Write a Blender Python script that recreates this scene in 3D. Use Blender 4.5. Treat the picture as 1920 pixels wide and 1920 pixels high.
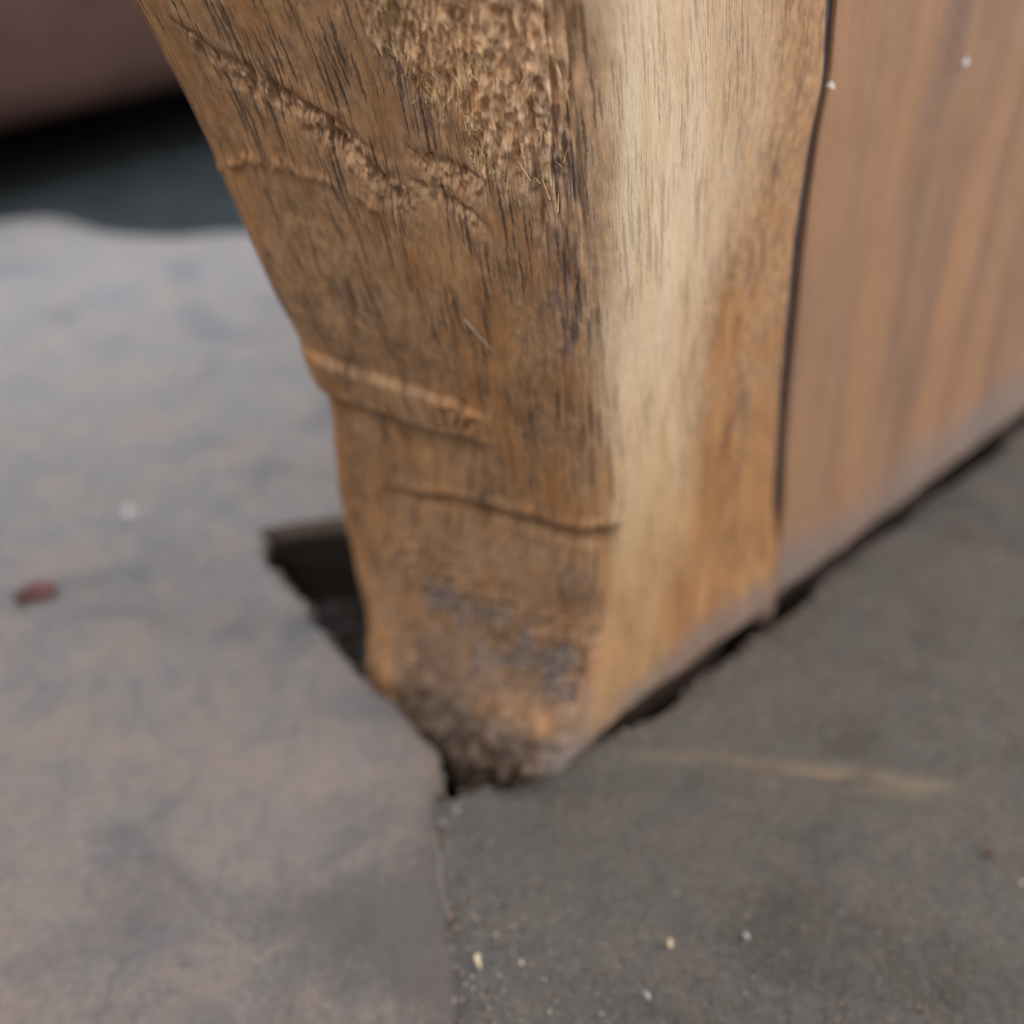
import bpy, math, random
import numpy as np

# ------------------------------------------------------------------ reset
for o in list(bpy.data.objects):
    bpy.data.objects.remove(o, do_unlink=True)
scene = bpy.context.scene
COL = scene.collection
random.seed(7)
RNG = np.random.default_rng(11)
H = 0.12                      # camera height in metres; all tables below are in multiples of it

# ------------------------------------------------------------------ camera
cam = bpy.data.cameras.new('camera')
cam.sensor_width = 36.0
cam.lens = 33.75
cam.clip_start = 0.004
cam.clip_end = 20
cam.dof.use_dof = True
cam.dof.focus_distance = 0.78 * H
cam.dof.aperture_fstop = 9.4
cam.dof.aperture_blades = 7
cam_o = bpy.data.objects.new('camera', cam)
COL.objects.link(cam_o)
cam_o.location = (0, 0, H)
cam_o.rotation_euler = (math.radians(90 - 38), 0, 0)
scene.camera = cam_o

# ------------------------------------------------------------------ light
w = bpy.data.worlds.new('World')
scene.world = w
w.use_nodes = True
bg = w.node_tree.nodes['Background']
bg.inputs['Color'].default_value = (0.94, 0.97, 1.0, 1)
bg.inputs['Strength'].default_value = 0.40


def area(name, loc, target, size, power, color, spread=180):
    l = bpy.data.lights.new(name, 'AREA')
    l.shape = 'RECTANGLE'
    l.size, l.size_y = size
    l.energy = power
    l.color = color
    l.spread = math.radians(spread)
    o = bpy.data.objects.new(name, l)
    COL.objects.link(o)
    o.location = loc
    from mathutils import Vector
    d = Vector(target) - Vector(loc)
    o.rotation_euler = d.to_track_quat('-Z', 'Y').to_euler()
    return o


# soft daylight from an opening behind and to the left of the foot
area('window_light_back', (-0.20, 0.40, 0.42), (-0.17, 0.32, 0.0), (0.26, 0.26), 1.4, (0.70, 0.85, 1.0), 80)
# broad soft daylight from the right
area('window_light_right', (0.42, 0.06, 0.30), (0.07, 0.12, 0.05), (0.26, 0.26), 2.3, (1.0, 0.97, 0.94))
# added fill lamp overhead, a little to the left, brightening the carved face
area('fill_light_top', (-0.13, -0.04, 0.42), (-0.01, 0.10, 0.09), (0.15, 0.15), 1.0, (1.0, 0.96, 0.92))

vs = scene.view_settings
vs.view_transform = 'Standard'
vs.look = 'None'
vs.exposure = 0.0
vs.gamma = 1.0
vs.use_curve_mapping = False
scene.render.engine = 'CYCLES'


# ------------------------------------------------------------------ numpy noise
def hsh(ix, iy, seed):
    n = (ix.astype(np.int64) * 374761393 + iy.astype(np.int64) * 668265263 + seed * 982451653) & 0x7fffffff
    n = ((n ^ (n >> 13)) * 1274126177) & 0x7fffffff
    n = n ^ (n >> 16)
    return (n & 0xffff) / 65535.0


def vn(x, y, seed=0):
    x0 = np.floor(x); y0 = np.floor(y)
    fx = x - x0; fy = y - y0
    fx = fx * fx * fx * (fx * (fx * 6 - 15) + 10)
    fy = fy * fy * fy * (fy * (fy * 6 - 15) + 10)
    a = hsh(x0, y0, seed); b = hsh(x0 + 1, y0, seed)
    c = hsh(x0, y0 + 1, seed); d = hsh(x0 + 1, y0 + 1, seed)
    return (a + (b - a) * fx) * (1 - fy) + (c + (d - c) * fx) * fy


def fbm(x, y, seed=0, oct=4, g=0.5):
    s = 0; a = 1; t = 0
    for k in range(oct):
        s = s + a * vn(x * 2 ** k + 17.3 * k, y * 2 ** k + 9.1 * k, seed + k)
        t += a; a *= g
    return s / t - 0.5                    # -0.5 .. 0.5


def ss(a, b, x):
    t = np.clip((x - a) / (b - a), 0, 1)
    return t * t * (3 - 2 * t)


def seg_line(s, pts):
    """height of a broken line at s and a window that is 1 along it"""
    p = np.array(pts)
    return np.interp(s, p[:, 0], p[:, 1])


# ------------------------------------------------------------------ mesh helpers
def grid_object(name, P, mat, parent=None, attrs=None, flip=False):
    R, C, _ = P.shape
    me = bpy.data.meshes.new(name)
    me.vertices.add(R * C)
    me.vertices.foreach_set('co', P.reshape(-1).astype(np.float32))
    idx = np.arange(R * C).reshape(R, C)
    q = np.stack([idx[:-1, :-1], idx[:-1, 1:], idx[1:, 1:], idx[1:, :-1]], -1).reshape(-1, 4)
    if flip:
        q = q[:, ::-1]
    n = len(q)
    me.loops.add(n * 4)
    me.loops.foreach_set('vertex_index', q.reshape(-1).astype(np.int32))
    me.polygons.add(n)
    me.polygons.foreach_set('loop_start', np.arange(0, n * 4, 4, dtype=np.int32))
    me.polygons.foreach_set('use_smooth', np.ones(n, dtype=bool))
    for k, (typ, arr) in (attrs or {}).items():
        at = me.attributes.new(k, typ, 'POINT')
        at.data.foreach_set('color' if 'COLOR' in typ else ('vector' if 'VECTOR' in typ else 'value'),
                            np.ascontiguousarray(arr, dtype=np.float32).reshape(-1))
    me.update(calc_edges=True)
    me.validate()
    o = bpy.data.objects.new(name, me)
    COL.objects.link(o)
    if mat:
        me.materials.append(mat)
    o.parent = parent
    return o


def mesh_object(name, V, F, mat, parent=None, smooth=False):
    me = bpy.data.meshes.new(name)
    me.from_pydata([tuple(map(float, v)) for v in V], [], [tuple(map(int, f)) for f in F])
    if smooth:
        me.polygons.foreach_set('use_smooth', np.ones(len(me.polygons), dtype=bool))
    me.update()
    o = bpy.data.objects.new(name, me)
    COL.objects.link(o)
    if mat:
        me.materials.append(mat)
    o.parent = parent
    return o


def tag(o, label, cat, group=None):
    o['label'] = label
    o['category'] = cat
    if group:
        o['group'] = group
    return o


# ------------------------------------------------------------------ material helpers
class NT:
    def __init__(self, name):
        self.m = bpy.data.materials.new(name)
        self.m.use_nodes = True
        self.t = self.m.node_tree
        self.b = self.t.nodes['Principled BSDF']

    def n(self, typ, **kw):
        nd = self.t.nodes.new(typ)
        for k, v in kw.items():
            setattr(nd, k, v)
        return nd

    def link(self, a, b):
        self.t.links.new(a, b)

    def put(self, sock, v):
        if hasattr(v, 'links') or hasattr(v, 'is_output'):
            self.link(v, sock)
        else:
            sock.default_value = v

    def attr(self, name):
        return self.n('ShaderNodeAttribute', attribute_name=name)

    def scaled(self, vec, s, rot=(0, 0, 0)):
        m = self.n('ShaderNodeMapping')
        self.link(vec, m.inputs['Vector'])
        m.inputs['Scale'].default_value = s
        m.inputs['Rotation'].default_value = rot
        return m.outputs[0]

    def noise(self, vec, scale=1.0, detail=3.0, rough=0.55, dist=0.0):
        x = self.n('ShaderNodeTexNoise')
        self.link(vec, x.inputs['Vector'])
        x.inputs['Scale'].default_value = scale
        x.inputs['Detail'].default_value = detail
        x.inputs['Roughness'].default_value = rough
        x.inputs['Distortion'].default_value = dist
        return x.outputs['Fac']

    def ramp(self, v, a, b, lo=0.0, hi=1.0):
        x = self.n('ShaderNodeMapRange')
        x.interpolation_type = 'SMOOTHSTEP'
        self.put(x.inputs['Value'], v)
        x.inputs['From Min'].default_value = a
        x.inputs['From Max'].default_value = b
        x.inputs['To Min'].default_value = lo
        x.inputs['To Max'].default_value = hi
        return x.outputs['Result']

    def math(self, op, a, b=0.0):
        x = self.n('ShaderNodeMath', operation=op)
        self.put(x.inputs[0], a)
        self.put(x.inputs[1], b)
        return x.outputs[0]

    def mix(self, fac, a, b, mode='MIX'):
        x = self.n('ShaderNodeMix', data_type='RGBA', blend_type=mode)
        self.put(x.inputs['Factor'], fac)
        for s, v in ((x.inputs[6], a), (x.inputs[7], b)):
            if isinstance(v, tuple):
                v = v if len(v) == 4 else v + (1.0,)
            self.put(s, v)
        return x.outputs[2]

    def bump(self, h, dist, strength=1.0, normal=None):
        x = self.n('ShaderNodeBump')
        x.inputs['Distance'].default_value = dist
        x.inputs['Strength'].default_value = strength
        self.link(h, x.inputs['Height'])
        if normal is not None:
            self.link(normal, x.inputs['Normal'])
        return x.outputs[0]


def rgb(r, g, b):
    f = lambda c: ((c / 255 + 0.055) / 1.055) ** 2.4 if c > 10 else c / 255 / 12.92
    return (f(r), f(g), f(b))


# ------------------------------------------------------------------ wood of the foot
def wood_material(name, board=False):
    k = NT(name)
    fib = k.attr('fib').outputs['Vector']          # millimetres: across the grain, along the grain
    mk = k.attr('mask')                            # r sapwood, g torn grain, b dust, a dark stain
    sep = k.n('ShaderNodeSeparateColor')
    k.link(mk.outputs['Color'], sep.inputs[0])
    sap, torn, dust = sep.outputs[0], sep.outputs[1], sep.outputs[2]
    stain = mk.outputs['Alpha']
    orange = k.attr('warm').outputs['Fac']
    grime = k.attr('grime').outputs['Fac']
    sx = k.n('ShaderNodeSeparateXYZ')
    k.link(fib, sx.inputs[0])
    side = k.ramp(sx.outputs[0], 47.0, 56.0)       # 1 on the right face
    broad = k.noise(k.scaled(fib, (0.45, 0.035, 1)), 1, 3, 0.6)
    stripe = k.noise(k.scaled(fib, (1.7, 0.06, 1)), 1, 3, 0.6, 0.3)
    fine = k.noise(k.scaled(fib, (7.0, 0.5, 1)), 1, 3, 0.65)
    blot = k.noise(k.scaled(fib, (0.16, 0.10, 1)), 1, 4, 0.6)
    mott = k.noise(k.scaled(fib, (1.1, 0.55, 1)), 1, 4, 0.65)
    # aged face: grey-brown patina over orange-brown heartwood
    heart = k.mix(k.ramp(broad, 0.35, 0.68), rgb(176, 124, 80), rgb(200, 152, 106))
    heart = k.mix(k.ramp(stripe, 0.5, 0.72), heart, rgb(142, 100, 70))
    patina = k.mix(k.ramp(mott, 0.36, 0.66), rgb(162, 124, 92), rgb(198, 154, 114))
    face = k.mix(k.ramp(k.math('ADD', blot, k.math('MULTIPLY', k.math('SUBTRACT', orange, 0.5), 0.55)), 0.42, 0.62), patina, heart)
    smudge = k.ramp(k.noise(k.scaled(fib, (0.55, 0.3, 1)), 1, 5, 0.7), 0.56, 0.72)
    face = k.mix(k.math('MULTIPLY', smudge, 0.38), face, rgb(104, 94, 88))
    # pale sapwood
    sapc = k.mix(k.ramp(broad, 0.35, 0.7), rgb(238, 218, 192), rgb(222, 192, 158))
    sapc = k.mix(k.ramp(mott, 0.56, 0.74, 0, 0.45), sapc, rgb(192, 164, 138))
    sapc = k.mix(k.math('MULTIPLY', orange, 0.9), sapc, k.mix(k.ramp(broad, 0.35, 0.7), rgb(204, 160, 112), rgb(214, 178, 132)))
    col = k.mix(sap, face, sapc)
    # torn grain, fresh and fibrous
    tornc = k.mix(k.ramp(fine, 0.34, 0.66), rgb(214, 160, 120), rgb(250, 216, 178))
    tornc = k.mix(k.ramp(mott, 0.5, 0.7, 0, 0.7), tornc, rgb(178, 140, 114))
    col = k.mix(torn, col, tornc)
    # fibre streaks
    col = k.mix(k.ramp(fine, 0.52, 0.74, 0, 0.30), col, rgb(120, 84, 60))
    # open pores: short dark lines along the grain
    warp = k.n('ShaderNodeVectorMath', operation='MULTIPLY_ADD')
    wn = k.n('ShaderNodeTexNoise')
    k.link(k.scaled(fib, (0.5, 0.25, 1)), wn.inputs['Vector'])
    wn.inputs['Detail'].default_value = 2
    k.link(wn.outputs['Color'], warp.inputs[0])
    warp.inputs[1].default_value = (0.45, 0.0, 0.0)
    k.link(fib, warp.inputs[2])
    dens = k.ramp(k.noise(k.scaled(fib, (0.30, 0.08, 9)), 1, 2, 0.5), 0.36, 0.62)

    def dash(sx, sy, r0, r1, off):
        m = k.n('ShaderNodeMapping')
        k.link(warp.outputs[0], m.inputs['Vector'])
        m.inputs['Scale'].default_value = (sx, sy, 0.0)
        m.inputs['Location'].default_value = (off, off * 1.7, 0)
        v = k.n('ShaderNodeTexVoronoi', voronoi_dimensions='2D')
        k.link(m.outputs[0], v.inputs['Vector'])
        v.inputs['Scale'].default_value = 1.0
        v.inputs['Randomness'].default_value = 1.0
        thr = k.math('ADD', k.math('MULTIPLY', dens, r1 - r0), r0)
        return k.math('MULTIPLY', k.ramp(k.math('SUBTRACT', thr, v.outputs['Distance']), 0.0, 0.09), 1.0)
    pore = k.math('MAXIMUM', dash(2.1, 0.075, 0.09, 0.33, 0.0), k.math('MULTIPLY', dash(3.0, 0.16, 0.05, 0.28, 31.0), 0.8))
    pore = k.math('MULTIPLY', pore, k.math('SUBTRACT', 1.0, k.math('MULTIPLY', torn, 0.6)))
    pore = k.math('MULTIPLY', pore, k.math('SUBTRACT', 1.0, k.math('MULTIPLY', side, 0.35)))
    pc = k.mix(sap, rgb(70, 60, 56), rgb(108, 84, 66))
    pore = k.math('MULTIPLY', pore, k.math('SUBTRACT', 1.0, k.math('MULTIPLY', sap, 0.25)))
    col = k.mix(k.math('MULTIPLY', pore, 0.0 if board else 0.80), col, pc)
    # blue-grey stain in the pores beside the torn grain
    st = k.math('MULTIPLY', stain, k.ramp(k.noise(k.scaled(fib, (2.2, 0.22, 3)), 1, 3, 0.6), 0.42, 0.62))
    col = k.mix(k.math('MULTIPLY', st, 0.75), col, rgb(84, 78, 92))
    if board:
        # weathered reddish board with dark streaks along the grain
        b1 = k.mix(k.ramp(broad, 0.3, 0.7), rgb(152, 120, 100), rgb(166, 128, 100))
        b1 = k.mix(k.ramp(blot, 0.4, 0.65, 0, 0.8), b1, rgb(150, 116, 92))
        s1 = k.ramp(k.noise(k.scaled(fib, (0.13, 0.012, 1)), 1, 4, 0.6, 0.8), 0.52, 0.70)
        b1 = k.mix(k.math('MULTIPLY', s1, 0.45), b1, rgb(124, 100, 88))
        b1 = k.mix(k.math('MULTIPLY', st, 0.0), b1, rgb(100, 90, 90))
        b1 = k.mix(k.ramp(fine, 0.5, 0.75, 0, 0.2), b1, rgb(110, 84, 70))
        b1 = k.mix(k.math('MULTIPLY', stain, k.ramp(mott, 0.3, 0.7, 0.25, 0.7)), b1, rgb(98, 84, 84))
        col = k.mix(orange, b1, rgb(182, 134, 98))
    if not board:
        gn = k.noise(k.scaled(fib, (0.5, 0.45, 1)), 1, 5, 0.7)
        gf = k.ramp(k.math('ADD', grime, k.math('MULTIPLY', k.math('SUBTRACT', gn, 0.5), 1.1)), 0.2, 0.9, 0, 0.85)
        col = k.mix(gf, col, k.mix(k.ramp(mott, 0.4, 0.65), rgb(74, 62, 54), rgb(112, 92, 78)))
    # dust
    dn = k.noise(k.scaled(fib, (0.8, 0.7, 1)), 1, 5, 0.7)
    dcol = k.mix(k.ramp(dn, 0.35, 0.65), rgb(100, 95, 95), rgb(160, 150, 146))
    dfac = k.ramp(k.math('ADD', dust, k.math('MULTIPLY', k.math('SUBTRACT', dn, 0.5), 0.9)), 0.25, 1.0, 0, 0.72)
    col = k.mix(dfac, col, dcol)
    k.link(col, k.b.inputs['Base Color'])
    k.b.inputs['Roughness'].default_value = 0.62
    k.b.inputs['Specular IOR Level'].default_value = 0.28
    h = k.math('ADD', k.math('MULTIPLY', fine, 0.6), k.math('MULTIPLY', mott, 0.6))
    k.link(k.bump(h, 0.00022, 0.8), k.b.inputs['Normal'])
    return k.m


M_WOOD = wood_material('aged_wood')
M_BOARD = wood_material('board_wood', True)


def slab_material(name, cols, spot, streak_rot, dark_amt, pit):
    k = NT(name)
    geo = k.n('ShaderNodeNewGeometry')
    mm = k.scaled(geo.outputs['Position'], (1000, 1000, 1000))
    a = k.noise(k.scaled(mm, (0.07, 0.07, 0.07)), 1, 5, 0.62, 0.4)
    b = k.noise(k.scaled(mm, (0.22, 0.22, 0.22)), 1, 5, 0.65)
    c = k.noise(k.scaled(mm, (0.9, 0.9, 0.9)), 1, 4, 0.7)
    d = k.noise(k.scaled(mm, (3.6, 3.6, 3.6)), 1, 2, 0.6)
    s = k.noise(k.scaled(mm, (0.42, 0.06, 0.3), (0, 0, streak_rot)), 1, 4, 0.6, 0.5)
    col = k.mix(k.ramp(a, 0.36, 0.64), cols[0], cols[1])
    big = k.noise(k.scaled(mm, (0.035, 0.05, 0.05)), 1, 4, 0.6, 0.8)
    col = k.mix(k.ramp(big, 0.50, 0.66, 0, 0.6), col, cols[3])
    col = k.mix(k.ramp(b, 0.46, 0.68, 0, 0.75), col, cols[2])
    scuff = k.attr('scuff').outputs['Fac']
    col = k.mix(k.math('MULTIPLY', scuff, k.ramp(c, 0.3, 0.62)), col, rgb(150, 128, 100))
    col = k.mix(k.ramp(s, 0.54, 0.70, 0, dark_amt), col, cols[3])
    col = k.mix(k.ramp(c, 0.52, 0.68, 0, pit), col, cols[3])
    col = k.mix(k.ramp(c, 0.48, 0.28, 0, 0.35), col, cols[4])
    col = k.mix(k.ramp(d, 0.58, 0.75, 0, spot), col, cols[4])
    col = k.mix(k.ramp(d, 0.42, 0.28, 0, spot), col, cols[3])
    dirt = k.attr('dirt').outputs['Fac']
    df = k.ramp(k.math('ADD', dirt, k.math('MULTIPLY', k.math('SUBTRACT', c, 0.5), 1.2)), 0.15, 0.95, 0, 0.8)
    col = k.mix(df, col, k.mix(k.ramp(d, 0.35, 0.65), rgb(66, 62, 62), rgb(92, 84, 78)))
    col = k.mix(k.attr('wall_shade').outputs['Fac'], col, k.mix(k.ramp(c, 0.35, 0.65), rgb(38, 34, 31), rgb(60, 53, 48)))  # deep part of the slab walls tinted dark as painted shade
    k.link(col, k.b.inputs['Base Color'])
    k.link(k.ramp(b, 0.3, 0.7, 0.40, 0.60), k.b.inputs['Roughness'])
    k.b.inputs['Specular IOR Level'].default_value = 0.5
    h = k.math('ADD', k.math('MULTIPLY', c, 1.0), k.math('MULTIPLY', d, 0.4))
    k.link(k.bump(h, 0.0006, 0.8), k.b.inputs['Normal'])
    return k.m


M_SLAB_L = slab_material('brown_grey_stone', [rgb(114, 103, 97), rgb(124, 107, 96), rgb(100, 94, 93), rgb(72, 69, 71), rgb(144, 129, 119)], 0.35, 0.75, 0.35, 0.42)
M_SLAB_R = slab_material('dark_grey_stone', [rgb(84, 81, 78), rgb(94, 85, 78), rgb(81, 80, 79), rgb(48, 46, 44), rgb(138, 127, 116)], 0.80, -1.1, 0.25, 0.62)


def plain(name, c1, c2, scale, rough=0.8, spec=0.2, bump=0.0003):
    k = NT(name)
    geo = k.n('ShaderNodeNewGeometry')
    mm = k.scaled(geo.outputs['Position'], (1000, 1000, 1000))
    a = k.noise(mm, scale, 5, 0.65)
    k.link(k.mix(k.ramp(a, 0.35, 0.65), c1, c2), k.b.inputs['Base Color'])
    k.b.inputs['Roughness'].default_value = rough
    k.b.inputs['Specular IOR Level'].default_value = spec
    k.link(k.bump(a, bump, 0.7), k.b.inputs['Normal'])
    return k.m


M_FIBRE = plain('torn_fibre', rgb(206, 162, 116), rgb(244, 212, 166), 0.5, 0.7)
M_SEAM_SHADE = plain('seam_shade', rgb(62, 59, 64), rgb(88, 83, 88), 0.3)  # dark grey standing in for shade inside the seam
M_SHADE_GROUND = plain('bench_shade_ground', rgb(26, 28, 27), rgb(36, 38, 38), 0.05)  # near-black tone painted for the shadow below the bench
M_SOIL = plain('dark_soil', rgb(26, 23, 21), rgb(44, 39, 35), 0.5, 0.9, 0.05, 0.0006)
M_CHEST = plain('red_brown_wood', rgb(92, 70, 66), rgb(108, 82, 76), 0.02)
M_PALE = plain('pale_flake', rgb(226, 214, 196), rgb(236, 206, 160), 1.2)
M_WHITE = plain('white_fluff', rgb(214, 214, 214), rgb(232, 232, 230), 1.2)
M_RED = plain('dry_red_leaf', rgb(128, 92, 88), rgb(98, 68, 66), 0.4)
M_THREAD = plain('fine_thread', rgb(196, 184, 172), rgb(214, 204, 194), 0.6, 0.4, 0.5)

# ------------------------------------------------------------------ ground and slabs
soil = mesh_object('ground', [(-1.5, -0.6, -0.30 * H), (1.5, -0.6, -0.30 * H), (1.5, 2.4, -0.30 * H), (-1.5, 2.4, -0.30 * H)], [(0, 1, 2, 3)], M_SOIL)
soil['kind'] = 'structure'
shade_ground = mesh_object('shade_ground', [(-1.5, 2.46 * H, -0.06 * H), (1.5, 2.46 * H, -0.06 * H), (1.5, 2.4, -0.06 * H), (-1.5, 2.4, -0.06 * H)], [(0, 1, 2, 3)], M_SHADE_GROUND)  # ground sheet coloured dark to act as the bench's shadow
shade_ground['kind'] = 'structure'
floor = bpy.data.objects.new('floor', None)
COL.objects.link(floor)
floor['kind'] = 'structure'

# right boundary of the left slab, left boundary of the right slab: (y, x)
EDGE_L = np.array([(-0.2, 0.02), (0.2, -0.022), (0.444, -0.050), (0.557, -0.066), (0.622, -0.081), (0.708, -0.096), (0.735, -0.092), (0.765, -0.088),
                   (0.83, -0.142), (0.908, -0.212), (0.99, -0.268), (1.08, -0.34), (1.165, -0.408), (1.215, -0.412),
                   (1.232, -0.36), (1.25, -0.29), (1.27, -0.15), (1.37, -0.10), (1.45, -0.05), (1.6, 0.10), (3.0, 0.10)])
EDGE_R = [(-0.2, 0.012), (0.2, -0.030), (0.444, -0.058), (0.557, -0.074), (0.622, -0.089), (0.692, -0.104), (0.714, -0.100), (0.721, -0.06), (0.726, -0.02),
          (0.736, 0.018), (0.752, 0.046)]
for yy in np.linspace(0.77, 3.0, 120):             # the cut-out follows the right side of the foot
    gap = 0.024 + 0.009 * math.sin(yy * 9.0 + 1.0) * math.sin(yy * 23.0) + 0.003 * math.sin(yy * 61)
    gap *= min(1.0, max(0.12, (yy - 0.79) / 0.05))
    EDGE_R.append((yy, (yy - 0.705) / 0.895 + max(gap, 0.003) / 0.667))
EDGE_R = np.array(EDGE_R)


def slab(name, left):
    # rows along y, columns across; the last columns round over the edge and go down
    ys = np.concatenate([np.linspace(-0.2, 0.40, 60)[:-1], np.linspace(0.40, 1.36, 420)[:-1], np.linspace(1.36, 2.60, 200)])
    if left:
        k = np.linspace(0, 1, 400) ** 1.0
        far = -3.2
        e = np.interp(ys, EDGE_L[:, 0], EDGE_L[:, 1])
    else:
        k = np.linspace(0, 1, 420)
        far = 3.2
        e = np.interp(ys, EDGE_R[:, 0], EDGE_R[:, 1])
    jag = fbm(ys * 28, ys * 0 + (3 if left else 8), 5, 4) * 0.016
    if left:
        rag = ss(0.78, 0.86, ys) * ss(1.30, 1.22, ys)
        jag = jag + rag * (fbm(ys * 60, ys * 0 + 6, 7, 3) * 0.030 + fbm(ys * 22, ys * 0 + 9, 9, 3) * 0.03)
    e = e + jag * (0.9 if left else 0.22)
    r = 0.012 if left else 0.006
    top = 0.014 if left else 0.0
    ang = np.linspace(0, math.pi / 2, 9)
    sign = 1 if left else -1
    X = []; Z = []
    inner = e - sign * r
    # column spacing denser toward the edge
    kk = 1 - (1 - k) ** 2.6
    X = far + (inner[:, None] - far) * kk[None, :]
    Z = np.zeros_like(X)
    Xr = inner[:, None] + sign * r * np.sin(ang)[None, 1:]
    Zr = np.tile(-r * (1 - np.cos(ang))[1:], (len(ys), 1))
    Xw = np.tile(e[:, None], (1, 14))
    Zw = np.tile(-r - np.linspace(0.004, 0.30, 14), (len(ys), 1))
    Yb = np.tile(ys[:, None], (1, X.shape[1] + Xr.shape[1] + 14))
    X = np.concatenate([X, Xr, Xw], 1)
    Z = np.concatenate([Z, Zr, Zw], 1)
    wall = np.concatenate([np.zeros(k.size + 8), np.ones(14)])[None, :]
    lump = fbm(X * 7, Yb * 7, 21 if left else 33, 4) * 0.010 + fbm(X * 40, Yb * 40, 41, 4) * 0.0040
    if not left:
        lump = lump + fbm(X * 120, Yb * 120, 45, 2) * 0.0016
        lump = lump * 0.8
    # worn dip of the stone toward its edge
    Z = Z + top + lump * (1 - wall)
    X = X + wall * (fbm(Yb * 30, Z * 40, 61, 4) * 0.05 + fbm(Yb * 90, Z * 90, 62, 3) * 0.015)
    dist = np.clip((e[:, None] - X) * sign, 0, 9)
    if not left:      # crumbled lip where the slab meets the toe
        Yb = Yb + np.exp(-((Yb - .725) / .03) ** 2 - ((X + .02) / .08) ** 2) * (fbm(X * 26, X * 0, 85, 4) * 0.045 - 0.004)
    if left:
        Z = Z - 0.014 * np.exp(-dist / 0.03) * ss(0.80, 0.70, Yb) * (1 - wall)
    else:
        Z = Z - 0.004 * np.exp(-dist / 0.02) * (1 - wall)
    # far edge of the floor: uneven, going down
    wav = fbm(X * 1.6, X * 0 + 3.0, 71, 3) * 0.30 + 0.07 * np.exp(-((X + 1.28) / 0.20) ** 2) + 0.03
    Yb = np.where(Yb > 1.6, 1.6 + (Yb - 1.6) * (1 + wav / 1.0), Yb)
    drop = np.zeros(len(ys)); drop[-40:] = 0.10 * np.linspace(0, 1, 40) ** 2.2; drop[-2:] = [0.16, 0.32]
    Z = Z - drop[:, None] * (1 - wall * 0.9)
    P = np.stack([X, Yb, Z], -1) * H
    sc = np.zeros_like(X)
    if not left:
        for (xa, ya, xb, yb_, wd) in ((.15, .775, .58, .722, .011), (.30, .765, .50, .738, .006), (.42, .722, .56, .706, .007)):
            dd = np.array([xb - xa, yb_ - ya]); ln = np.hypot(*dd); dd /= ln
            al = (X - xa) * dd[0] + (Yb - ya) * dd[1]
            pe = -(X - xa) * dd[1] + (Yb - ya) * dd[0] + fbm(al * 14, al * 0 + 3, 81, 3) * .02
            sc = np.maximum(sc, np.exp(-(pe / wd) ** 2) * ss(-.02, .04, al) * ss(ln + .02, ln - .05, al) * np.clip(.55 + fbm(al * 18, pe * 60, 82, 3) * 2, 0, 1))
    wall_shade = wall * ss(0.0, -0.05, Z + fbm(Yb * 20, Z * 30, 86, 3) * 0.06)  # slab walls darken with depth, painting shade into hole and gap
    if left:      # packed dirt worn into the slab along the joint
        dirt = np.exp(-dist / 0.07) * ss(0.72, 0.60, Yb + fbm(X * 9, Yb * 9, 83, 3) * .25)
        dirt = dirt + 1.2 * np.exp(-(((X + .17) / .13) ** 2 + ((Yb - .530) / .065) ** 2)) * np.clip(.8 + fbm(X * 12, Yb * 12, 84, 4) * 2.2, 0, 1)
    else:
        dirt = 0.8 * np.exp(-dist / 0.03) * ss(0.74, 0.66, Yb)
    dirt = np.clip(dirt * (1 - wall), 0, 1)
    o = grid_object(name, P, M_SLAB_L if left else M_SLAB_R, floor, {'scuff': ('FLOAT', sc), 'wall_shade': ('FLOAT', wall_shade), 'dirt': ('FLOAT', dirt)}, flip=left is False)
    return o


def loose_soil():
    xs = np.linspace(-0.50, 0.02, 110); ys = np.linspace(0.74, 1.32, 120)
    X, Y = np.meshgrid(xs, ys)
    Z = -0.115 + fbm(X * 14, Y * 14, 87, 4) * 0.10 + fbm(X * 50, Y * 50, 88, 3) * 0.03
    edge = np.minimum(np.minimum(X - xs[0], xs[-1] - X), np.minimum(Y - ys[0], ys[-1] - Y))
    Z = Z - 0.2 * (1 - ss(0, 0.03, edge))
    o = grid_object('loose_soil', np.stack([X, Y, np.maximum(Z, -0.31)], -1) * H, M_SOIL)
    o['kind'] = 'stuff'
    tag(o, 'dark crumbly soil in the hollow beside the foot', 'soil')


loose_soil()
sl = slab('stone_slab', True)
sl['label'] = 'paler brown-grey worn stone slab with rounded edge'
sr = slab('stone_slab', False)
sr['label'] = 'darker gritty stone slab in front of the foot'

# ------------------------------------------------------------------ the foot: tables (multiples of H)
P0 = np.array([.013, .717])
DR = np.array([.745, .667]); DR = DR / np.linalg.norm(DR)
T_ARR = np.array([(-.16, .058), (-.02, .060), (.03, .072), (.085, .092), (.193, .109), (.357, .104), (.497, .090), (.613, .080), (.689, .070), (.797, .052), (.870, .037), (.948, .014), (1.3, -.10)])
T_WID = np.array([(-.16, .325), (.067, .325), (.142, .343), (.222, .352), (.31, .340), (.398, .327), (.438, .326), (.457, .335), (.506, .340), (.605, .361), (.694, .373), (.773, .377), (.847, .386), (.938, .396), (1.3, .42)])
T_SEAM = np.array([(-.16, .545), (-.05, .530), (.0, .521), (.173, .476), (.255, .456), (.391, .425), (.467, .413), (.570, .395), (.631, .387), (.708, .380), (.762, .383), (.832, .368), (.913, .351), (1.3, .27)])


def arris(z):
    return np.interp(z, T_ARR[:, 0], T_ARR[:, 1])


def smooth_tab(tab, z, wd=0.02):
    return sum(np.interp(z + o * wd, tab[:, 0], tab[:, 1]) for o in (-1, -.5, 0, .5, 1)) / 5


def seam_e(z):
    return smooth_tab(T_SEAM, z, 0.012)


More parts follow.
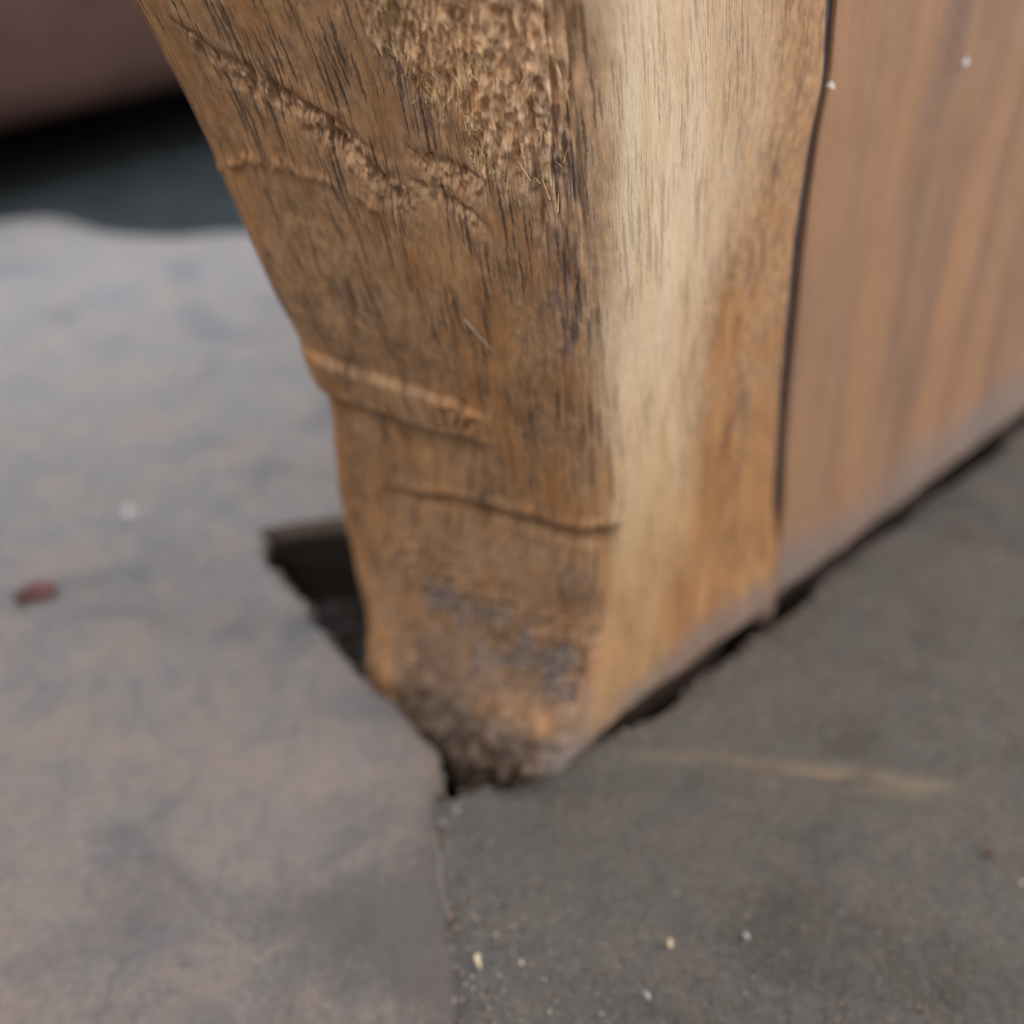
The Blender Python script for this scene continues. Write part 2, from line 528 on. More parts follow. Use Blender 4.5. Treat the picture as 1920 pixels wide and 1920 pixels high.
def dleft(z):
    k = np.clip(z / .85, 0, 1)
    v = np.stack([-.84 - .10 * k, .54 - .20 * k], -1)
    return v / np.linalg.norm(v, axis=-1, keepdims=True)


foot = bpy.data.objects.new('furniture_foot', None)
COL.objects.link(foot)
foot.location = (0.02 * H, 0.75 * H, 0)
tag(foot, 'carved worn wooden furniture foot with torn grain standing on the stone slabs', 'furniture foot')
FOOT_OFF = np.array([0.02 * H, 0.75 * H, 0])


def build_leg():
    nFl, nRL, nL, nRC, nR, nIn = 26, 34, 470, 70, 210, 14
    q = np.concatenate([np.linspace(-0.30, -0.02, 10)[:-1], np.linspace(-0.02, 0.95, 650), np.linspace(0.95, 1.3, 24)[1:]])
    z = q
    n = len(z)
    e = smooth_tab(T_ARR, z, 0.03)
    W = smooth_tab(T_WID, z, 0.008) + 0.013 * ss(0.02, 0.12, z) * ss(0.75, 0.40, z) + 0.004
    C = P0[None] + DR[None] * e[:, None]
    dl = dleft(z)
    L = C + dl * W[:, None]
    dB = np.array([.42, .91]); dB = dB / np.linalg.norm(dB)
    rL = 0.030 + 0.012 * np.exp(-np.clip(z, 0, 2) / 0.1)
    rC = 0.045 + 0.035 * ss(0.3, 0.8, z)
    sE = seam_e(z)

    def bez(A, B, D, t):
        t = t[None, :, None]
        return (1 - t) ** 2 * A[:, None] + 2 * t * (1 - t) * B[:, None] + t ** 2 * D[:, None]

    def lin(A, B, t):
        return A[:, None] + (B - A)[:, None] * t[None, :, None]
    Lb = L + dB * rL[:, None]
    La = L - dl * rL[:, None]
    Ca = C + dl * rC[:, None]
    Cb = C + DR * rC[:, None]
    S = P0[None] + DR[None] * (sE - 0.0015 - 0.0085 * ss(0.10, 0.22, z))[:, None]
    nin = np.array([-DR[1], DR[0]])                # pointing into the block
    segs = [lin(Lb + dB * 0.45, Lb, np.linspace(0, 1, nFl + 1)[:-1]),
            bez(Lb, L, La, np.linspace(0, 1, nRL + 1)[:-1]),
            lin(La, Ca, np.linspace(0, 1, nL + 1)[:-1]),
            bez(Ca, C, Cb, np.linspace(0, 1, nRC + 1)[:-1]),
            lin(Cb, S, np.linspace(0, 1, nR)),
            lin(S + nin * 0.004 + DR * 0.0015, S + nin * 0.12, np.linspace(0, 1, nIn))]
    XY = np.concatenate(segs, 1)
    nc = XY.shape[1]
    # s on the left face (0 outline, 1 arris), t on the right face (0 arris, 1 seam)
    rel = XY - C[:, None]
    s = 1 - np.sum(rel * dl[:, None], -1) / W[:, None]
    a = np.sum((XY - P0) * DR, -1)
    t = (a - e[:, None]) / (sE - e)[:, None]
    ci = np.arange(nc)
    i1 = nFl + nRL
    i2 = i1 + nL + nRC // 2
    i3 = nFl + nRL + nL + nRC + nR
    isL = np.clip((i2 + 20 - ci) / 40, 0, 1)[None, :] * np.ones((n, 1))
    isFl = (ci < i1)[None, :] * np.ones((n, 1))
    isIn = (ci >= i3)[None, :] * np.ones((n, 1))
    isR = 1 - isL
    Z = np.tile(z[:, None], (1, nc))
    Zr = Z
    P = np.concatenate([XY, Zr[..., None]], -1)
    # normals of the plain shape
    du = np.gradient(P, axis=1); dv = np.gradient(P, axis=0)
    N = np.cross(du, dv)
    N /= np.linalg.norm(N, axis=-1, keepdims=True) + 1e-12
    um = s * 0.40 * 120                            # mm across
    vm = Zr * 120                                  # mm along
    D = np.zeros((n, nc))
    onL = isL * (1 - isFl * 0.5)
    # broad unevenness of the hand-worked faces
    D += fbm(um * 0.10, vm * 0.055, 1, 3) * 0.014 * onL
    D += fbm(a * 9, Zr * 4, 2, 3) * 0.008 * isR * (1 - isIn)
    D += fbm(um * 0.5, vm * 0.16, 3, 3) * 0.0028 * onL
    D += fbm(a * 120 * 0.55, vm * 0.07, 4, 3) * 0.0016 * isR * (1 - isIn)
    D += fbm(um * 3.2, vm * 0.5, 6, 2) * 0.0010 * onL
    # toe that swells forward at the bottom of the left face
    toe = np.interp(s, [0, .12, .39, .67, .9, 1.05], [0, .012, .040, .058, .040, .012]) * ss(0.15, -0.01, Zr) * (1 - ss(-0.04, 0.09, t) * isR) * (isFl < .5)
    D += toe * (1 + fbm(um * 0.35, vm * 0.35, 8, 3) * 0.45)
    # ridge left between two chisel cuts
    wob = fbm(s * 9, s * 0 + 1, 12, 3) * 0.008
    zA = seg_line(s, [(-.2, .525), (.016, .510), (.15, .498), (.337, .491), (.482, .484), (.607, .479), (1, .47)]) + wob
    zB = seg_line(s, [(-.2, .443), (-.022, .443), (.2, .445), (.396, .439), (.555, .437), (1, .436)]) + wob * 0.7
    win = ss(0.70, 0.52, s) * onL
    prog = np.clip((zA - Zr) / (zA - zB), 0, 1)
    up = ss(0.0, 0.24, prog)
    dn = ss(zB - 0.002, zB + 0.0015, Zr)
    D += 0.0040 * win * up * dn
    D -= 0.0040 * win * ss(0.060, 0.0, Zr - zA) * (Zr >= zA)
    D -= 0.0040 * win * (1 - up) * (Zr < zA)
    D -= 0.006 * ss(0.70, 0.55, s) * onL * ss(zB - 0.075, zB - 0.002, Zr) * (Zr < zB)
    D += 0.006 * np.exp(-(((s - .57) / .05) ** 2 + ((Zr - .462) / .016) ** 2)) * fbm(um * 1.4, vm * 1.1, 29, 3) * 4 * onL
    # long knife cut with an overhang
    zD = seg_line(s, [(0.0, .285), (.23, .313), (.47, .336), (.674, .342), (.869, .348), (1.004, .350), (1.2, .35)]) + fbm(s * 7, s * 0 + 4, 13, 2) * 0.006
    wD = ss(0.16, 0.5, s) * ss(1.04, 1.0, s) * (1 - isFl)
    dz = Zr - zD
    D -= 0.0135 * wD * ss(-0.10, -0.004, dz) * ss(0.0025, -0.0015, dz) * (0.5 + 0.5 * ss(-0.03, 0, dz))
    D -= 0.008 * wD * np.exp(-(dz / 0.0030) ** 2)
    D += 0.002 * wD * np.exp(-((dz - 0.010) / 0.008) ** 2)
    # torn grain at the top
    wx = fbm(um * 0.30, vm * 0.10, 14, 4) * 0.16
    lowT = seg_line(s, [(.30, .92), (.48, .87), (.62, .815), (.70, .775), (.80, .728), (.865, .695), (.90, .680), (.935, .69), (.955, .76), (.99, .80), (1.02, 1.0)])
    T = ss(-0.02, 0.035, Zr - lowT + fbm(um * 0.9, vm * 0.16, 15, 4) * 0.09) * ss(0.42, 0.70, s + wx) * ss(1.010, 0.990, s + wx * 0.12)
    T *= (isFl < 0.5) * np.clip(onL + 0.3, 0, 1)
    fis = np.clip(fbm(um * 1.1, vm * 0.10, 16, 3) * 5 - 0.45, 0, 1) * ss(0.74, 0.84, s)
    fis2 = np.clip(fbm(um * 2.6, vm * 0.30, 17, 2) * 4 - 0.5, 0, 1)
    crumb = fbm(um * 2.3, vm * 0.55, 18, 3)
    crumb2 = fbm(um * 4.2, vm * 1.1, 28, 2)
    loose = ss(0.70, 0.80, Zr) * ss(0.99, 0.90, s)
    D += T * (-0.003 - 0.0095 * fis - 0.004 * fis2 + crumb * (0.004 + 0.0085 * loose) + crumb2 * (0.003 + 0.006 * loose))
    # tears running down to the right on the upper left
    T2 = np.zeros_like(D)
    for pts, s0, s1, dep, hgt in (([(.0, .865), (.16, .822), (.26, .800), (.367, .778), (.437, .765), (.50, .745)], .10, .51, .010, .045),
                                  ([(.35, .785), (.39, .772), (.464, .736), (.555, .712), (.62, .70)], .36, .60, .010, .045),
                                  ([(.58, .752), (.603, .745), (.692, .740), (.752, .731), (.82, .71)], .57, .80, .008, .040),
                                  ([(.53, .722), (.64, .716), (.72, .700), (.78, .68)], .54, .78, .005, .030)):
        zl = seg_line(s, pts) + fbm(um * 0.8, um * 0, 19, 3) * 0.008
        d2 = Zr - zl
        w2 = ss(s0, s0 + .07, s) * ss(s1, s1 - .06, s) * onL
        rec = ss(-hgt, -0.002, d2) * ss(0.0025, -0.002, d2)
        pit = 0.5 + 1.0 * np.clip(fbm(um * 1.3, vm * 0.7, 20, 3) * 2.6, -0.6, 1)
        D -= 0.72 * dep * w2 * rec * pit
        D += 0.0010 * w2 * np.exp(-((d2 - 0.008) / 0.008) ** 2)
        T2 = np.maximum(T2, w2 * rec)
    # faint raised line across the left edge
    zR = seg_line(s, [(-.2, .68), (.005, .697), (.14, .716), (.214, .715), (.353, .707), (.455, .692), (.6, .675)])
    wR = ss(0.60, 0.4, s) * onL
    D += 0.0030 * wR * np.exp(-((Zr - zR) / 0.006) ** 2) * (0.6 + fbm(um * 1.5, vm * 0.5, 22, 3) * 2.4)
    # crumbly fibres and caked dust low on the face
    band = seg_line(s, [(0.1, .245), (.279, .218), (.517, .201), (.758, .171), (.967, .165), (1.1, .16)])
    wB = np.exp(-((Zr - band + 0.022) / 0.060) ** 2) * ss(0.12, 0.35, s) * ss(1.06, 0.95, s) * (isFl < .5)
    st = fbm((um * 0.25 + vm * 0.10) * 1.2, (vm - um * 0.25) * 0.9, 23, 4)
    D += wB * (0.006 * st + 0.006 * np.clip(1 - np.abs(st * 6), 0, 1) + 0.008 * fbm(um * 1.2, vm * 0.9, 24, 3))
    low = ss(0.15, 0.02, Zr) * onL
    D += low * (fbm(um * 0.35, vm * 0.35, 25, 4) * 0.012 + fbm(um * 1.3, vm * 0.9, 35, 3) * 0.003)
    D -= ss(0.06, 0.0, Zr) * ss(0.45, 0.6, s) * onL * np.clip(fbm(um * 0.45, vm * 0.3, 36, 3) * 4 - 0.1, 0, 1) * 0.014
    # fibre pits on the arris
    D -= 0.003 * np.exp(-((s - 0.955) / 0.03) ** 2) * ss(.5, .6, Zr) * np.clip(fbm(um * 2.0, vm * 0.16, 26, 2) * 3, 0, 1) * (isFl < .5)
    # fine grain lines on the left face
    D -= 0.0014 * onL * np.clip(fbm(um * 2.6, vm * 0.14, 27, 2) * 4 - 0.55, 0, 1) * (1 - T)
    # base undercut, shaped so the gap at the floor stays dark
    D -= 0.055 * ss(0.008, -0.020, Zr + fbm(a * 30, a * 0, 38, 3) * 0.012) * isR * ss(0.10, 0.25, t) 
    D *= (1 - isIn)
    P2 = P + N * D[..., None]
    P2[..., 2] = np.maximum(P2[..., 2], -0.30)
    # ---------------- masks
    sapb = smooth_tab(np.array([(-.1, .27), (.095, .254), (.191, .26), (.36, .242), (.565, .224), (.735, .262), (.85, .226), (1.3, .2)]), Zr, .02)
    edge = a + fbm(a * 30, vm * 0.05, 30, 4) * 0.05
    soft = 0.030 + 0.05 * ss(.50, .75, Zr)
    sap = np.clip((sapb + soft - edge) / (2 * soft), 0, 1) * isR
    sap = sap * ss(-0.02, 0.14, t + fbm(um * 0.5, vm * 0.10, 31, 4) * 0.20)
    sap = np.maximum(sap, 0.55 * ss(0.90, 1.0, s + fbm(um * .6, vm * .1, 32, 3) * .1) * onL * ss(.35, .6, Zr) * (isFl < .5))
    sap *= 1 - 0.62 * ss(0.52, 0.10, Zr)
    dustR = 0.92 * ss(0.15, -0.01, Zr + fbm(a * 14, vm * 0.07, 33, 2) * 0.10) * isR
    patch = np.clip(fbm(um * 0.30 + vm * 0.1, vm * 0.38 - um * 0.1, 34, 4) * 4 + 0.35, 0, 1)
    dustL = (0.95 * wB * patch + 0.42 * ss(0.24, 0.08, Zr) * ss(0.02, 0.08, Zr) * ss(0.0, 0.25, s + fbm(um * .3, vm * .2, 39, 3) * 0.3)) * onL
    dustL = np.maximum(dustL, 0.45 * ss(zD - 0.01, zD - 0.06, Zr) * wD)
    dustL = np.maximum(dustL, 0.35 * win * up * dn * ss(0.1, 0.5, s))
    dust = np.clip(dustR + dustL, 0, 1)
    stain = np.exp(-((s - 0.93) / 0.06) ** 2) * ss(.50, .60, Zr) * ss(.84, .72, Zr) * (isFl < .5)
    stain = np.maximum(stain, 0.35 * np.exp(-((s - 0.64) / 0.07) ** 2) * ss(.70, .80, Zr) * onL)
    torn = np.clip(T + 0.50 * T2 + 0.4 * wB * 0, 0, 1)
    warm = 0.45 + 0.55 * ss(0.16, -0.02, s) * isL * (1 - 0.8 * np.exp(-((Zr - .56) / .07) ** 2))
    warm = warm + 0.35 * np.exp(-(((s - .86) / .10) ** 2 + ((Zr - .40) / .05) ** 2)) + 0.3 * np.exp(-(((s - .62) / .12) ** 2 + ((Zr - .55) / .09) ** 2))
    warm = warm - 0.40 * np.exp(-(((s - .30) / .25) ** 2 + ((Zr - .57) / .08) ** 2))
    warm = np.where(isR > .5, 0.25 + 0.65 * ss(0.75, 0.15, Zr + fbm(a * 25, vm * 0.03, 37, 2) * .2), warm)
    # grime ground into the toe; cathedral figure of the grain on the right face
    grime = onL * (0.75 * ss(0.26, 0.02, Zr) * ss(0.08, 0.35, s) + 0.7 * ss(0.045, 0.01, Zr) * ss(0.2, 0.5, s))
    grime = grime - 0.75 * np.exp(-(((s - .82) / .12) ** 2 + ((Zr - .065) / .018) ** 2))
    grime = np.maximum(grime, 0.75 * ss(0.05, 0.0, Zr) * ss(.25, .05, t) * isR)
    for zt, cc, am in ((.425, 5.0, .60), (.30, 7.0, .45), (.22, 9.0, .5), (.36, 6.0, .25)):
        ar = zt - cc * np.maximum(np.abs(a - .335 + (zt - .425) * .1) - .008, 0) ** 1.0 * (1 + 0.3 * np.sign(a - .335))
        grime = np.maximum(grime, am * np.exp(-((Zr - ar) / 0.035) ** 2) * isR * ss(.25, .29, a) * ss(.43, .39, a) * ss(zt - .22, zt - .05, Zr))
    fib = np.stack([np.where(isR > .5, 48 + t * 40, um), vm, np.zeros_like(vm)], -1)
    mask = np.stack([sap, torn, dust, stain], -1)
    o = grid_object('leg_block', P2 * H - FOOT_OFF, M_WOOD, foot,
                    {'fib': ('FLOAT_VECTOR', fib), 'mask': ('FLOAT_COLOR', mask), 'warm': ('FLOAT', np.clip(warm, 0, 1)), 'grime': ('FLOAT', np.clip(grime, 0, 1.2))})
    # close top, bottom and back of the block
    me = o.data
    import bmesh
    bm = bmesh.new(); bm.from_mesh(me)
    bm.verts.ensure_lookup_table()
    bm.faces.new([bm.verts[i] for i in range(nc)][::-1])
    bm.faces.new([bm.verts[(n - 1) * nc + i] for i in range(nc)])
    bm.faces.new([bm.verts[i * nc] for i in range(n)] + [bm.verts[i * nc + nc - 1] for i in range(n)][::-1])
    bm.to_mesh(me); bm.free()
    # loose slivers standing up from the torn grain
    N2 = np.cross(np.gradient(P2, axis=1), np.gradient(P2, axis=0))
    N2 /= np.linalg.norm(N2, axis=-1, keepdims=True) + 1e-12
    ok = np.argwhere((T > 0.45) & (Zr < 0.93) & (Zr > 0.66))
    V = []; F = []; A = []
    for i, j in ok[RNG.choice(len(ok), 1500)]:
        if RNG.random() > 0.35 + 0.65 * loose[i, j]:
            continue
        p = P2[i, j] * H - FOOT_OFF
        nn = N[i, j]
        tg = P2[min(i + 3, n - 1), j] - P2[i - 3, j]; tg /= np.linalg.norm(tg)
        sd = np.cross(nn, tg)
        an = RNG.normal(0, 0.32)
        ax = tg * math.cos(an) + sd * math.sin(an)
        sv = np.cross(nn, ax)
        Ln = RNG.uniform(0.5, 2.6) * 0.001; wd = RNG.uniform(0.04, 0.11) * 0.001
        lift = RNG.uniform(0.0, 0.5)
        b0 = len(V)
        for q_, ww in ((0, 1.0), (.5, .9), (1, .25)):
            cpt = p + ax * Ln * (q_ - .3) + nn * (0.00004 + Ln * lift * q_ * q_ * .6)
            V += [cpt - sv * wd * ww, cpt + nn * wd * .7 * ww, cpt + sv * wd * ww]
        for r_ in (0, 3):
            F += [(b0 + r_, b0 + r_ + 1, b0 + r_ + 4, b0 + r_ + 3), (b0 + r_ + 1, b0 + r_ + 2, b0 + r_ + 5, b0 + r_ + 4), (b0 + r_ + 2, b0 + r_, b0 + r_ + 3, b0 + r_ + 5)]
        F += [(b0 + 6, b0 + 7, b0 + 8)]
    fo = mesh_object('torn_fibres', V, F, M_FIBRE, foot)
    fo['kind'] = 'stuff'
    return o


def build_board():
    q = np.linspace(-0.30, 1.3, 320)
    n = len(q)
    sE = seam_e(q)
    nin = np.array([-DR[1], DR[0]])
    S = P0[None] + DR[None] * (sE + 0.0002 + 0.0095 * ss(0.10, 0.22, q))[:, None]
    E = P0[None] + DR[None] * np.full(n, 2.3)[:, None]
    t1 = np.linspace(0, 1, 12)[:-1]
    k = np.linspace(0, 1, 420) ** 1.4
    inn = (S + nin * 0.12)[:, None] + (nin * -0.116)[None, None] * t1[None, :, None]
    face = (S + DR * 0.002)[:, None] + (E - S)[:, None] * k[None, :, None]
    back = E[:, None] + (nin * 0.15)[None, None] * np.linspace(0.05, 1, 5)[None, :, None]
    XY = np.concatenate([inn, face, back], 1)
    nc = XY.shape[1]
    a = np.sum((XY - P0) * DR, -1)
    Z = np.tile(q[:, None], (1, nc))
    Zr = Z
    aa = a - seam_e(Zr) * 0.9                      # grain runs parallel to the seam
    onf = ((np.arange(nc) >= 11) & (np.arange(nc) < 11 + 420))[None, :]
    D = fbm(a * 5, Zr * 2.5, 51, 3) * 0.010 + fbm(aa * 40, Zr * 2, 52, 3) * 0.0014
    groove = np.exp(-((aa - 0.335) / 0.018) ** 2) * 0.9 + np.exp(-((aa - 0.50) / 0.012) ** 2)
    D = (D - 0.004 * groove) * onf
    D = D - 0.055 * ss(0.008, -0.020, Zr + fbm(a * 20, a * 0, 38, 3) * 0.014) * onf  # same undercut, shaped to keep the gap under the board dark
    nout = -nin
    P = np.concatenate([XY + nout * D[..., None], Zr[..., None]], -1)
    def sk(c, wv, wd, am, sd):
        return am * np.exp(-((aa - c + fbm(Zr * 3, Zr * 0 + sd, 53 + sd, 3) * wv) / wd) ** 2) * np.clip(0.75 + fbm(Zr * 5, aa * 8, 63 + sd, 2) * 1.4, 0, 1)
    streak = sk(.19, .04, .018, .6, 1) + sk(.295, .06, .040, .9, 2) + sk(.40, .06, .030, .6, 3) + sk(.505, .05, .032, 1.0, 4) + sk(.64, .06, .035, .8, 5)
    dust = 0.95 * ss(0.26, 0.0, Zr + fbm(a * 9, Zr * 5, 55, 2) * 0.12)
    warm = np.clip(0.30 + fbm(aa * 14, Zr * 2.2, 56, 3) * 1.5, 0, 1) * 0.7
    mask = np.stack([np.zeros_like(dust), np.zeros_like(dust), dust, np.clip(streak, 0, 1)], -1)
    fib = np.stack([aa * 120 + 200, Zr * 120, np.zeros_like(Zr)], -1)
    o = grid_object('side_board', P * H - FOOT_OFF, M_BOARD, foot,
                    {'fib': ('FLOAT_VECTOR', fib), 'mask': ('FLOAT_COLOR', mask), 'warm': ('FLOAT', warm)})
    import bmesh
    me = o.data
    bm = bmesh.new(); bm.from_mesh(me)
    bm.verts.ensure_lookup_table()
    bm.faces.new([bm.verts[i] for i in range(nc)][::-1])
    bm.faces.new([bm.verts[(n - 1) * nc + i] for i in range(nc)])
    bm.faces.new([bm.verts[i * nc] for i in range(n)] + [bm.verts[i * nc + nc - 1] for i in range(n)][::-1])
    bm.to_mesh(me); bm.free()
    o['label'] = 'reddish brown side board with dark grain streaks and dusty lower edge'
    return o


build_leg()
build_board()


def seam_shade_strip():
    # dark strip between leg block and side board, painting the seam's shade
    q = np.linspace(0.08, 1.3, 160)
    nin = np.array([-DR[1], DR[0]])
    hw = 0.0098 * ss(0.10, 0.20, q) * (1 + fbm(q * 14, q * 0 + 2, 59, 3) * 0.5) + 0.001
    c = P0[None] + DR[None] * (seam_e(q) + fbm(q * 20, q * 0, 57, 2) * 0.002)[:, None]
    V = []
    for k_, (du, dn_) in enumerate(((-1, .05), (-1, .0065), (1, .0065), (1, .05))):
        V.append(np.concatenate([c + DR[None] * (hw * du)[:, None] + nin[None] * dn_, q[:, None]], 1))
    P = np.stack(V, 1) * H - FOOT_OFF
    o = grid_object('seam_shade_strip', P, M_SEAM_SHADE, foot)
    o['label'] = 'dark grey strip painting the shade in the right side seam'


seam_shade_strip()


# ------------------------------------------------------------------ background chest
def rounded_box(name, x0, x1, y0, y1, z0, z1, r, mat, parent):
    import bmesh
    bm = bmesh.new()
    bmesh.ops.create_cube(bm, size=1)
    for v in bm.verts:
        v.co = ((x0 + x1) / 2 + v.co.x * (x1 - x0), (y0 + y1) / 2 + v.co.y * (y1 - y0), (z0 + z1) / 2 + v.co.z * (z1 - z0))
    bmesh.ops.bevel(bm, geom=bm.edges[:], offset=r, segments=5, profile=0.5, affect='EDGES')
    me = bpy.data.meshes.new(name)
    bm.to_mesh(me); bm.free()
    me.polygons.foreach_set('use_smooth', np.ones(len(me.polygons), dtype=bool))
    me.materials.append(mat)
    o = bpy.data.objects.new(name, me)
    COL.objects.link(o)
    o.parent = parent
    return o


chest = bpy.data.objects.new('low_bench', None)
COL.objects.link(chest)
chest.location = (-1.57 * H, 3.42 * H, -0.06 * H)
chest.rotation_euler = (0, 0, math.radians(48))
tag(chest, 'blurred reddish brown wooden bench low over ground darkened for its shadow in the background', 'bench')
rounded_box('rail', -0.75 * H, 2.6 * H, -0.35 * H, 2.2 * H, 0.16 * H, 1.5 * H, 0.15 * H, M_CHEST, chest)
for sx in (-0.52, 2.3):
    rounded_box('leg', (sx - .16) * H, (sx + .16) * H, -0.1 * H, 0.3 * H, 0.0, 0.24 * H, 0.02 * H, M_CHEST, chest)


# ------------------------------------------------------------------ small loose things
def flake(name, loc, size, mat, rot, label, cat, seed, group=None):
    """thin irregular chip with thickness"""
    r = random.Random(seed)
    n = 7
    size = [q_ * 0.82 for q_ in size]
    V = []
    for k in range(n):
        an = 2 * math.pi * k / n + r.uniform(-.25, .25)
        rr = r.uniform(0.45, 1.25)
        V.append((math.cos(an) * size[0] * rr, math.sin(an) * size[1] * rr, -size[2] * 0.5 + r.uniform(-.2, .2) * size[2]))
    for k in range(n):
        x, y, zz = V[k]
        V.append((x * r.uniform(.55, .95), y * r.uniform(.55, .95), size[2] * 0.4 + r.uniform(-.4, .4) * size[2]))
    V.append((0, 0, size[2] * 0.8))
    F = [tuple(range(n))[::-1]]
    for k in range(n):
        j = (k + 1) % n
        F.append((k, j, n + j, n + k))
        F.append((n + k, n + j, 2 * n))
    o = mesh_object(name, V, F, mat)
    o.location = loc
    o.rotation_euler = rot
    tag(o, label, cat, group)
    return o


def thread(name, pts, rad, label, cat='thread'):
    V = []; F = []
    pts = [np.array(p, float) for p in pts]
    m = 5
    for i, p in enumerate(pts):
        d = pts[min(i + 1, len(pts) - 1)] - pts[max(i - 1, 0)]
        d /= np.linalg.norm(d)
        u = np.cross(d, [0.3, 0.1, 1.0]); u /= np.linalg.norm(u)
        v = np.cross(d, u)
        for k in range(m):
            an = 2 * math.pi * k / m
            V.append(p + rad * (math.cos(an) * u + math.sin(an) * v))
        if i:
            for k in range(m):
                j = (k + 1) % m
                F.append(((i - 1) * m + k, (i - 1) * m + j, i * m + j, i * m + k))
    F.append(tuple(range(m))[::-1])
    F.append(tuple((len(pts) - 1) * m + k for k in range(m)))
    o = mesh_object(name, V, F, M_THREAD, smooth=True)
    tag(o, label, cat)
    return o


mm = 0.001
flake('wood_flake', (0.168 * H, 0.522 * H, 0.9 * mm), (0.50 * mm, 0.95 * mm, 0.5 * mm), M_PALE, (0.5, 0.1, -0.35), 'bright cream flake lying alone on the dark slab in front', 'flake', 1)
flake('wood_splinter', (-0.036 * H, 0.506 * H, 0.7 * mm), (0.45 * mm, 1.5 * mm, 0.4 * mm), M_PALE, (0.15, 0.1, 0.35), 'pale pointed splinter beside the joint between the slabs', 'splinter', 2)
flake('wood_flake', (0.253 * H, 0.533 * H, 0.6 * mm), (0.28 * mm, 0.6 * mm, 0.3 * mm), M_WHITE, (0.1, 0, 0.5), 'tiny white flake on the dark slab, right of the cream flake', 'flake', 3)
flake('wood_flake', (0.139 * H, 0.470 * H, 0.6 * mm), (0.30 * mm, 0.9 * mm, 0.3 * mm), M_WHITE, (0.1, 0, 0.4), 'whitish sliver at the very bottom, below the cream flake', 'flake', 4)
flake('wood_flake', (0.552 * H, 0.632 * H, 0.7 * mm), (0.5 * mm, 0.9 * mm, 0.5 * mm), M_RED, (0.2, 0, 0.8), 'small reddish flake near the right edge of the dark slab', 'flake', 5)
flake('wood_flake', (0.575 * H, 0.595 * H, 0.6 * mm), (0.35 * mm, 0.6 * mm, 0.3 * mm), M_PALE, (0.2, 0, 0.8), 'small pale flake just below the reddish one at right', 'flake', 6)
flake('pebble', (-0.066 * H, 0.690 * H, 0.9 * mm), (0.32 * mm, 0.35 * mm, 0.5 * mm), M_WHITE, (0, 0, 0), 'tiny white pebble in the joint just in front of the toe', 'pebble', 7)
flake('dust_fluff', (-0.640 * H, 1.262 * H, 1.9 * mm), (1.1 * mm, 1.9 * mm, 1.1 * mm), M_WHITE, (0.2, 0, 0.5), 'blurred white crumb on the pale slab left of the foot', 'crumb', 8)
flake('dry_leaf', (-0.715 * H, 1.060 * H, 3.2 * mm), (6.2 * mm, 4.6 * mm, 2.6 * mm), M_RED, (0.35, 0.1, 0.5), 'blurred curled dark red leaf scrap at the left edge', 'leaf', 9)
flake('twig', (-0.790 * H, 1.030 * H, 1.8 * mm), (4.6 * mm, 0.6 * mm, 0.6 * mm), M_RED, (0, 0, 0.12), 'dark red stalk lying at the left edge beside the leaf scrap', 'twig', 10)
pf = P0 + DR * 0.388
flake('dust_fluff', (pf[0] * H + .3 * mm, pf[1] * H - .4 * mm, 0.757 * H), (1.0 * mm, 0.5 * mm, 0.55 * mm), M_WHITE, (0.2, 0.3, 0.6), 'white crumb caught in the dark seam of the right side', 'crumb', 11)
pf = P0 + DR * 0.659
flake('dust_fluff', (pf[0] * H + .3 * mm, pf[1] * H - .4 * mm, 0.736 * H), (0.9 * mm, 0.4 * mm, 0.9 * mm), M_WHITE, (0.2, 0.3, 0.6), 'faint white speck stuck on the side board at upper right', 'crumb', 12)


def surf(s, z, off):
    e = np.interp(z, T_ARR[:, 0], T_ARR[:, 1])
    W = np.interp(z, T_WID[:, 0], T_WID[:, 1])
    d = dleft(np.array(z))
    p = P0 + DR * e + d * W * (1 - s)
    nrm = np.array([-d[1], d[0]])
    if nrm[1] > 0:
        nrm = -nrm
    p = p + nrm * off
    return (p[0] * H, p[1] * H, z * H)


thread('hair', [surf(.653, .593, .010), surf(.68, .582, .012), surf(.71, .569, .011), surf(.734, .558, .009)], 0.055 * mm, 'short pale hair clinging to the middle of the carved face', 'hair')
thread('spider_thread', [surf(.19, .151, .012), surf(.12, .085, .020), surf(.05, .03, .02), (-0.19 * H, 0.885 * H, 0.010 * H)], 0.03 * mm, 'fine thread hanging from the lower carved face to the slab', 'thread')
pts = [(-0.0905, .655), (-0.088, .64), (-0.082, .615), (-0.079, .59), (-0.071, .56), (-0.066, .545)]
thread('lint_fibre', [(x * H, y * H, 0.016 * H) for x, y in pts], 0.035 * mm, 'thin pale fibre lying along the joint between the slabs', 'fibre')


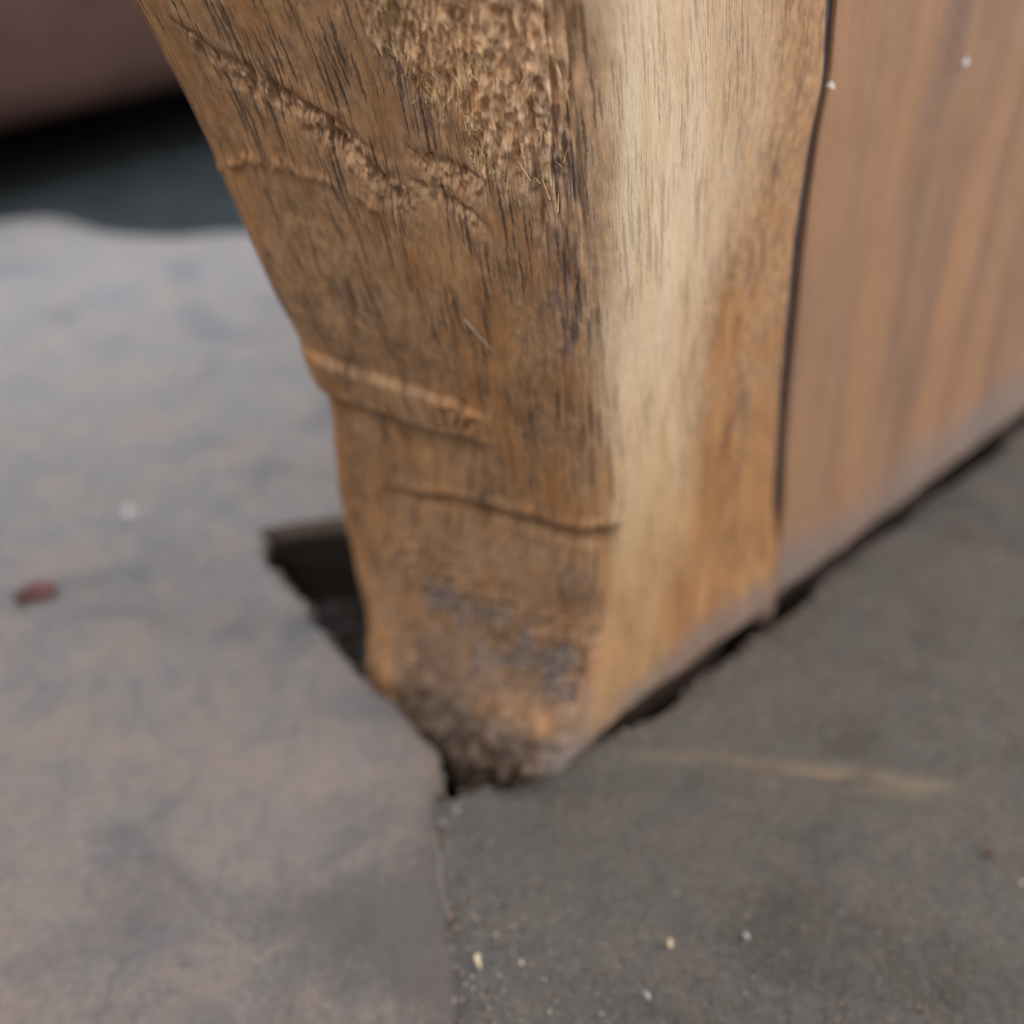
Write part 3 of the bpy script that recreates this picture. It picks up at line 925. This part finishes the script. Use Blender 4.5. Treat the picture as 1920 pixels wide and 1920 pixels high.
# grit on the slabs: uncountable, one object
def grit():
    V = []; F = []; Cc = []
    oct_ = np.array([(1, 0, 0), (-1, 0, 0), (0, 1, 0), (0, -1, 0), (0, 0, 1), (0, 0, -1)], float)
    of = [(0, 2, 4), (2, 1, 4), (1, 3, 4), (3, 0, 4), (2, 0, 5), (1, 2, 5), (3, 1, 5), (0, 3, 5)]
    pal = [rgb(150, 140, 130), rgb(120, 112, 106), rgb(96, 90, 86), rgb(170, 130, 96), rgb(196, 188, 180), rgb(70, 66, 64), rgb(150, 112, 100)]
    wts = [.30, .24, .15, .10, .04, .11, .06]
    cnt = 0
    while cnt < 9000:
        x = RNG.uniform(-0.6, 1.0); y = RNG.uniform(0.40, 1.2)
        ex = np.interp(y, EDGE_R[:, 0], EDGE_R[:, 1])
        el = np.interp(y, EDGE_L[:, 0], EDGE_L[:, 1])
        near = np.exp(-max(x - ex, 0) / 0.05)
        if x > ex:
            if (np.array([x, y]) - P0) @ np.array([-DR[1], DR[0]]) > -0.01 and x > -.02:
                continue
            zz = 0.0
            if RNG.random() > 0.75 + near:
                continue
        elif x < el - 0.02:
            if RNG.random() > 0.10:
                continue
            zz = 0.008
        else:
            continue
        r = RNG.uniform(0.07, 0.20) * mm * (1 + 0.8 * near) * (1.5 if RNG.random() < .03 else 1)
        sc = RNG.uniform(0.6, 1.4, 3) * r
        an = RNG.uniform(0, math.pi)
        R = np.array([[math.cos(an), -math.sin(an), 0], [math.sin(an), math.cos(an), 0], [0, 0, 1]])
        v = (oct_ * sc + RNG.normal(0, .12, (6, 3)) * r) @ R.T + np.array([x * H, y * H, zz * H + r * 0.5])
        b = len(V)
        V.extend(v); F.extend([(b + i, b + j, b + k) for i, j, k in of])
        c = pal[RNG.choice(len(pal), p=wts)]
        Cc.extend([c + (1.0,)] * 6)
        cnt += 1
    k = NT('grit_mix')
    k.link(k.attr('grain').outputs['Color'], k.b.inputs['Base Color'])
    k.b.inputs['Roughness'].default_value = 0.6
    o = mesh_object('grit', V, F, k.m)
    at = o.data.attributes.new('grain', 'FLOAT_COLOR', 'POINT')
    at.data.foreach_set('color', np.array(Cc, dtype=np.float32).reshape(-1))
    o['kind'] = 'stuff'
    tag(o, 'fine sandy grit scattered over the dark slab', 'grit')


grit()
